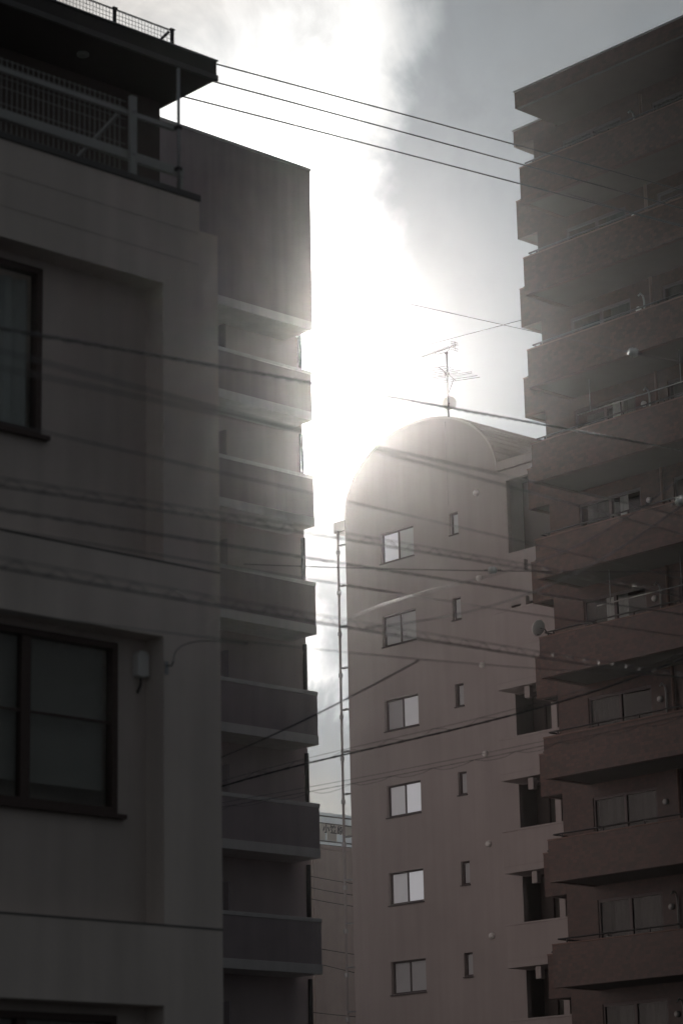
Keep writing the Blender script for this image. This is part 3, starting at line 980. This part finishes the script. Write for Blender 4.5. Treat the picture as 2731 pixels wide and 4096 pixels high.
vb = MB().tube([vh(-0.82, 0), vh(0.82, 0)], 0.018, 6).build('lower_boom', M_DARK_STEEL, an)
for l, w in ((-0.80, 0.33), (-0.56, 0.34), (-0.33, 0.35), (-0.16, 0.52), (0.02, 0.36), (0.60, 0.84), (0.80, 0.86)):
    MB().tube([vh(l, -w), vh(l, w)], 0.012, 5).build('element', M_DARK_STEEL, vb)
lo = [vh(0.28, -0.76), vh(0.28, 0.76)]
MB().tube([Vector(lo[0]), Vector(lo[1]), Vector(lo[1]) + Vector((0, 0, 0.05)), Vector(lo[0]) + Vector((0, 0, 0.05)), Vector(lo[0])], 0.011, 5).build('dipole', M_DARK_STEEL, vb)
MB().tube([vh(-0.28, 0), (mx, my, 28.40)], 0.012, 5).build('brace', M_DARK_STEEL, vb)
MB().tube([vh(0.6, 0), (mx, my, 28.08)], 0.012, 5).build('brace', M_DARK_STEEL, vb)
box('clamp', M_DARK_STEEL, an, mx - 0.06, mx + 0.06, my - 0.05, my + 0.05, 28.74, 28.84)


def dish(name, centre, axis, r, label, arm=True):
    d = thing(name, centre, label, 'satellite dish')
    prof = [(r * k / 8, 0.22 * r * (k / 8) ** 2) for k in range(9)] + [(r * 1.02, 0.24 * r), (r, 0.20 * r)] + \
           [(r * k / 8, 0.22 * r * (k / 8) ** 2 - 0.012) for k in range(8, -1, -1)]
    MB().lathe(prof, centre, axis, 28).build('reflector', M_DISH, d)
    c, ax = Vector(centre), Vector(axis).normalized()
    low = c - Vector((0, 0, 1)) * r * 0.9 + ax * 0.2 * r
    tip = c + ax * r * 1.15 - Vector((0, 0, 1)) * r * 0.55
    MB().tube([low, tip], 0.012, 6).build('feed_arm', M_DARK_STEEL, d)
    MB().lathe([(0, 0), (0.03, 0), (0.035, 0.09), (0.0, 0.10)], tip, -ax, 10).build('receiver', M_DISH, d)
    return d


# the mast-mounted dish shows its back
dd = dish('satellite_dish', (57.68, 56.50, 27.78), (0.66, 0.60, 0.42), 0.235, 'round satellite dish low on the television mast above the arched roof')
MB().tube([(57.6, 56.47, 27.74), (57.68, 56.5, 27.78)], 0.02, 6).build('bracket', M_DARK_STEEL, dd)
# white dish on the balcony corner of the tiled block, seen from the side
d2 = dish('satellite_dish', (52.38, 48.02, 17.80), (0.05, 0.93, 0.36), 0.235, 'white satellite dish clamped to a balcony corner of the tiled block')
MB().tube([(52.38, 47.98, 17.78), (52.42, 47.85, 17.74), (52.58, 47.80, 17.5)], 0.02, 6).build('bracket', M_DARK_STEEL, d2)

# ------------------------------------------------------------------ overhead cables
CAB = {
    'C1': [(26.94, 33.39, 22.43), (27.85, 33.01, 22.3), (30.49, 31.8, 21.88), (33.14, 30.39, 21.26), (34.7, 29.48, 20.9), (36.45, 28.38, 20.43)],
    'C2': [(26.94, 33.39, 22.07), (27.85, 33.02, 21.93), (30.48, 31.8, 21.49), (33.17, 30.38, 20.9), (34.29, 29.74, 20.64), (36.44, 28.4, 20.05)],
    'C3': [(26.94, 33.39, 21.6), (27.33, 33.23, 21.55), (30.48, 31.81, 21.05), (33.2, 30.37, 20.48), (34.31, 29.73, 20.25), (36.43, 28.42, 19.69)],
    'C4': [(52.68, 60.21, 32.37), (54.64, 49.2, 27.5)],
    'C5': [(52.64, 60.24, 28.2), (54.29, 49.99, 28.12)],
    'C6': [(7.99, 11.96, 6.79), (8.6, 12.29, 6.97), (10.86, 13.49, 7.62), (11.8, 13.98, 7.88), (13.42, 14.81, 8.3), (16.26, 16.25, 9.05), (20.04, 18.17, 10.08), (26.42, 21.4, 11.77), (30.12, 23.27, 12.75)],
    'C7': [(4.76, 7.13, 4.59), (5.16, 7.37, 4.71), (6.69, 8.31, 5.17), (9.24, 9.85, 5.85), (12.12, 11.57, 6.47), (14.07, 12.74, 6.92), (15.74, 13.74, 7.34), (20.17, 16.4, 8.46), (24.42, 18.96, 9.52)],
    'C8': [(4.76, 7.12, 4.56), (5.16, 7.37, 4.67), (7.33, 8.7, 5.27), (10.05, 10.33, 5.96), (13.32, 12.28, 6.87), (16.57, 14.23, 7.72), (20.18, 16.39, 8.65), (24.43, 18.95, 9.76)],
    'C9': [(6.95, 10.38, 5.64), (7.46, 10.65, 5.74), (9.12, 11.5, 6.04), (10.13, 12.01, 6.24), (12.24, 13.05, 6.68), (15.36, 14.58, 7.28), (21.71, 17.68, 8.47), (24.48, 19.04, 9.0)],
    'C10': [(7.51, 11.2, 5.55), (8.04, 11.46, 5.66), (9.27, 12.06, 5.92), (10.73, 12.74, 6.2), (12.05, 13.35, 6.47), (13.42, 13.97, 6.75), (16.13, 15.2, 7.23), (17.82, 15.95, 7.55), (21.7, 17.69, 8.26), (24.12, 18.78, 8.71)],
    'C11': [(7.51, 11.2, 5.42), (8.04, 11.46, 5.53), (9.97, 12.39, 5.91), (10.73, 12.74, 6.04), (12.05, 13.35, 6.26), (13.42, 13.98, 6.53), (15.05, 14.71, 6.85), (17.81, 15.96, 7.34), (21.69, 17.7, 8.06), (24.12, 18.79, 8.52)],
    'C12': [(8.62, 12.85, 5.88), (9.19, 13.1, 5.96), (11.22, 13.96, 6.25), (12.05, 14.3, 6.4), (13.37, 14.82, 6.65), (14.02, 15.08, 6.74), (15.88, 15.81, 7.01), (18.96, 17.0, 7.47), (24.54, 19.15, 8.37)],
    'C13': [(20.66, 24.02, 9.76), (21.34, 23.65, 9.77), (22.51, 22.96, 9.78), (23.5, 22.33, 9.78), (24.8, 21.43, 9.79), (26.2, 20.36, 9.81)],
    'C14': [(6.97, 10.38, 4.86), (7.47, 10.64, 4.93), (8.34, 11.08, 5.07), (9.3, 11.56, 5.21), (10.06, 11.93, 5.34), (11.27, 12.52, 5.56), (13.03, 13.36, 5.83), (14.02, 13.84, 5.98), (15.85, 14.71, 6.3), (18.01, 15.73, 6.66), (20.89, 17.1, 7.14), (23.39, 18.29, 7.57)],
    'C15': [(9.18, 13.66, 5.57), (9.77, 13.91, 5.66), (11.89, 14.78, 5.93), (12.73, 15.11, 6.06), (14.05, 15.61, 6.28), (14.83, 15.91, 6.39), (16.64, 16.59, 6.69), (19.74, 17.73, 7.19), (23.22, 19.0, 7.78), (25.26, 19.74, 8.12)],
    'C16': [(20.47, 24.6, 7.23), (19.17, 22.08, 7.0), (17.86, 19.55, 6.8), (16.91, 17.72, 6.66), (16.47, 16.86, 6.6), (16.24, 16.42, 6.62)],
    'C17': [(21.66, 26.32, 7.17), (21.79, 25.87, 7.23), (22.13, 24.55, 7.38), (22.29, 23.88, 7.46), (22.59, 22.56, 7.56), (22.94, 20.77, 7.7), (23.11, 19.78, 7.84), (23.22, 18.99, 8.0), (23.33, 18.19, 8.19)],
    'C18': [(12.39, 13.06, 5.73), (12.88, 13.19, 5.9), (13.73, 13.42, 6.1), (13.98, 13.48, 6.19), (14.92, 13.72, 6.52), (15.82, 13.94, 6.93), (17.01, 14.22, 7.52), (17.73, 14.39, 7.91), (18.99, 14.68, 8.61)],
    'C19': [(11.91, 12.82, 5.66), (12.35, 12.96, 5.87), (13.08, 13.21, 6.13), (14.02, 13.51, 6.45), (15.1, 13.86, 6.82), (16.06, 14.16, 7.23), (16.86, 14.4, 7.62), (18.29, 14.83, 8.39), (19.79, 15.27, 9.22)],
    'C21': [(20.43, 18.52, 11.36), (20.68, 17.89, 11.08), (20.79, 17.6, 10.95), (21.02, 16.95, 10.7), (21.23, 16.32, 10.46)],
    'C22': [(23.38, 28.4, 7.34), (23.85, 27.48, 7.46), (24.17, 26.82, 7.54), (24.47, 26.18, 7.61), (25.04, 24.88, 7.72), (25.36, 24.12, 7.78), (25.6, 23.51, 7.83), (26.16, 21.96, 8.01), (26.54, 20.77, 8.16)],
    'C23': [(23.37, 20.62, 14.53), (23.8, 20.0, 14.21), (23.97, 19.73, 14.06), (24.2, 19.37, 13.92), (24.58, 18.76, 13.65)],
    'C31': [(65.06, 74.79, 15.06), (66.55, 73.74, 14.6), (67.83, 72.81, 14.33), (69.19, 71.78, 14.1)],
    'C32': [(65.05, 74.79, 14.67), (66.54, 73.75, 14.15), (67.82, 72.81, 13.89), (69.18, 71.79, 13.66)],
    'C33': [(65.05, 74.8, 14.2), (66.54, 73.75, 13.72), (67.82, 72.82, 13.45), (69.18, 71.8, 13.22)],
    'C34': [(65.03, 74.81, 12.28), (66.97, 73.45, 11.76), (67.79, 72.85, 11.6), (69.14, 71.83, 11.34)],
    'C35': [(65.03, 74.81, 11.78), (66.96, 73.45, 11.16), (67.78, 72.86, 10.92), (69.13, 71.85, 10.49)],
    'C36': [(65.01, 74.83, 9.63), (66.93, 73.48, 9.31), (67.75, 72.88, 9.21), (69.1, 71.87, 9.04)],
}


def along(curve, step):
    """points at even arc length"""
    out, acc = [curve[0]], 0.0
    for a, b in zip(curve[:-1], curve[1:]):
        acc += (b - a).length
        if acc >= step:
            out.append(b)
            acc = 0.0
    return out


def plain(key, r, label, m=None, deg=2, group=None, n=60):
    c = lsq_curve(CAB[key], n, deg)
    o = MB().tube(c, r, 6).build('overhead_cable', m or M_CABLE)
    return tag(o, label, 'cable', group)


def wrapped(key, r, label, pitch=0.35, deg=2):
    """cable bundle with a thinner line wound round it"""
    c = lsq_curve(CAB[key], 420, deg)
    o = thing('cable_bundle', tuple(c[0]), label, 'cable')
    rad = [r * (1 + 0.18 * math.sin(i * 0.9) * math.sin(i * 0.23 + 1)) for i in range(len(c))]
    MB().tube(c, r, 7, radii=rad).build('core_cable', M_CABLE, o)
    d = (c[-1] - c[0]).normalized()
    s = d.cross(Vector((0, 0, 1))).normalized()
    u = s.cross(d)
    acc, hel = 0.0, []
    for i, p in enumerate(c):
        if i:
            acc += (p - c[i - 1]).length
        sag = 1.0 + 0.7 * max(0, math.sin(acc / pitch * 0.37))
        a = acc / pitch * 2 * math.pi
        hel.append(p + (s * math.cos(a) + u * math.sin(a)) * r * 1.25 * sag)
    MB().tube(hel, r * 0.32, 5).build('wound_line', M_CABLE, o)
    return o


def hung(key, r, gap, label, step=0.75, deg=2, style='tri', above=True):
    """cable slung below a steel strand by a zigzag line"""
    c = lsq_curve(CAB[key], 400, deg)
    o = thing('slung_cable', tuple(c[0]), label, 'cable')
    rad = [r * (1 + 0.22 * math.sin(i * 0.7) * math.sin(i * 0.19)) for i in range(len(c))]
    MB().tube(c, r, 7, radii=rad).build('core_cable', M_CABLE, o)
    ms = [p + Vector((0, 0, gap)) for p in c]
    MB().tube(ms, 0.0032, 5).build('strand', M_WIRE, o)
    rr = random.Random(len(key) + int(key[1:]))
    nodes = along(c, step)
    z = MB()
    for i, (a, b) in enumerate(zip(nodes[:-1], nodes[1:])):
        if style == 'tri':
            peak = a.lerp(b, 0.42 + rr.uniform(-0.08, 0.08)) + Vector((0, 0, gap * rr.uniform(0.95, 1.05)))
            q0, q1 = a.lerp(b, 0.1), a.lerp(b, 0.85)
            z.tube([q0 - Vector((0, 0, r)), q0.lerp(peak, 0.55) - Vector((0, 0, 0.006)), peak, peak.lerp(q1, 0.5) + Vector((0, 0, 0.004)), q1 - Vector((0, 0, r))], 0.0027, 5)
        else:
            m1 = a.lerp(b, rr.uniform(0.4, 0.6)) - Vector((0, 0, rr.uniform(0.6, 1.0) * gap))
            z.tube([a, a.lerp(m1, 0.5) - Vector((0, 0, 0.02)), m1, m1.lerp(b, 0.5) - Vector((0, 0, 0.015)), b], 0.003, 5)
    z.build('zigzag_tie', M_WIRE, o)
    return o


GP = 'three parallel power lines high across the gap'
plain('C1', 0.0135, 'topmost of three thick parallel lines crossing the upper sky', group=GP)
plain('C2', 0.0135, 'middle of three thick parallel lines crossing the upper sky', group=GP)
plain('C3', 0.0135, 'lowest of three thick parallel lines crossing the upper sky', group=GP)
plain('C4', 0.011, 'thin wire sloping down to the right above the television mast', n=20)
plain('C5', 0.011, 'thin wire sloping up to the right above the television mast', n=20)
wrapped('C6', 0.0090, 'wound dark cable passing just above the arched roof ridge', 0.30)
plain('C7', 0.0048, 'upper of two blurred cables crossing the upper left window')
plain('C8', 0.0046, 'lower of two blurred cables crossing the upper left window')
plain('C9', 0.0042, 'single cable running just under the upper left window')
hung('C10', 0.0058, 0.05, 'slung cable with zigzag ties, highest of the zigzag cables at left', 0.5)
wrapped('C11', 0.0062, 'knotted cable bundle crossing the picture between two zigzag cables', 0.28)
plain('C12', 0.0040, 'thin plain cable just under the knotted bundle')
plain('C13', 0.005, 'thin level wire carrying a white insulator before the arched building', M_WIRE)
hung('C14', 0.0068, 0.055, 'slung cable with zigzag ties passing above the lower left window', 0.5)
plain('C15', 0.0036, 'plain cable crossing the pier at the height of the white wall box')
plain('C16', 0.008, 'short cable rising to the right beside the drain pipe of the arched building')
hung('C17', 0.012, 0.068, 'heavy slung cable rising to the right across the lower arched building', 0.7, 3)
plain('C18', 0.0055, 'dark cable curving steeply up to the right across the tiled balconies', deg=4)
plain('C19', 0.0040, 'thin cable curving up to the right above the steeper dark one', deg=4)
plain('C21', 0.004, 'thin wire holding the upper white insulator before the tiled block', M_WIRE)
hung('C22', 0.004, 0.065, 'slack wire with drooping scallops crossing low in the picture', 0.62, 2, 'scallop')
plain('C23', 0.007, 'short dark wire sloping down at the upper right edge')
GF = 'wires before the far pinkish building'
for key, lab in (('C31', 'topmost thin wire before the far pinkish building'), ('C32', 'second thin wire from the top before the far pinkish building'),
                 ('C33', 'third thin wire from the top before the far pinkish building'), ('C34', 'fourth thin wire from the top before the far pinkish building'),
                 ('C35', 'fifth thin wire from the top before the far pinkish building'), ('C36', 'lowest thin wire before the far pinkish building')):
    plain(key, 0.018, lab, group=GF, n=16)
# service drop from the hook to the plain cable
sd = [(14.79, NY - 0.09, 6.70), (14.2, 17.4, 6.62), (13.6, 16.4, 6.40), (13.2, 15.3, 6.14)]
tag(MB().tube(lsq_curve(sd, 30), 0.005, 5).build('service_drop', M_CABLE), 'thin slack lead from the pier hook to the plain cable', 'cable')


def insulator(c, axis, r, label):
    o = thing('insulator', c, label, 'insulator', 'white insulators on the wires')
    MB().lathe([(0, -1.25 * r), (0.35 * r, -1.2 * r), (0.8 * r, -0.85 * r), (r, -0.35 * r), (0.82 * r, -0.12 * r), (0.72 * r, 0.0),
                (0.82 * r, 0.12 * r), (r, 0.35 * r), (0.8 * r, 0.85 * r), (0.35 * r, 1.2 * r), (0, 1.25 * r)], c, axis, 18).build('porcelain', M_PORC, o)
    a = Vector(axis).normalized()
    MB().tube([Vector(c) - a * 2.3 * r, Vector(c) - a * 1.15 * r], 0.18 * r, 6).build('tie_wire', M_WIRE, o)
    MB().tube([Vector(c) + a * 1.15 * r, Vector(c) + a * 2.3 * r], 0.18 * r, 6).build('tie_wire', M_WIRE, o)


insulator((23.5, 22.33, 9.79), (0.8, -0.6, 0.0), 0.05, 'white insulator before the pale wall of the arched building')
insulator((20.83, 17.50, 10.92), (0.25, -0.9, -0.35), 0.05, 'white insulator on thin wire before the upper tiled balconies')
insulator((18.77, 15.27, 8.33), (0.3, -0.85, 0.3), 0.045, 'white insulator at the right edge of the picture')

# ------------------------------------------------------------------ haze: air volume added to imitate the lens glare round the sun
hz = MB().box(-115, 155, -115, 155, -1.0, 35.2).build('haze', M_DARK)
hm = bpy.data.materials.new('glare_haze')
hm.use_nodes = True
hm.node_tree.nodes.clear()
ho = hm.node_tree.nodes.new('ShaderNodeOutputMaterial')
hv = hm.node_tree.nodes.new('ShaderNodeVolumePrincipled')
hv.inputs['Color'].default_value = (0.96, 0.95, 0.94, 1)
hv.inputs['Density'].default_value = HAZE_DENSITY
hv.inputs['Anisotropy'].default_value = HAZE_ANISO
hm.node_tree.links.new(hv.outputs[0], ho.inputs['Volume'])
hz.data.materials.clear()
hz.data.materials.append(hm)
tag(hz, 'added pale haze standing in for the lens glare round the sun', 'haze', kind='stuff')
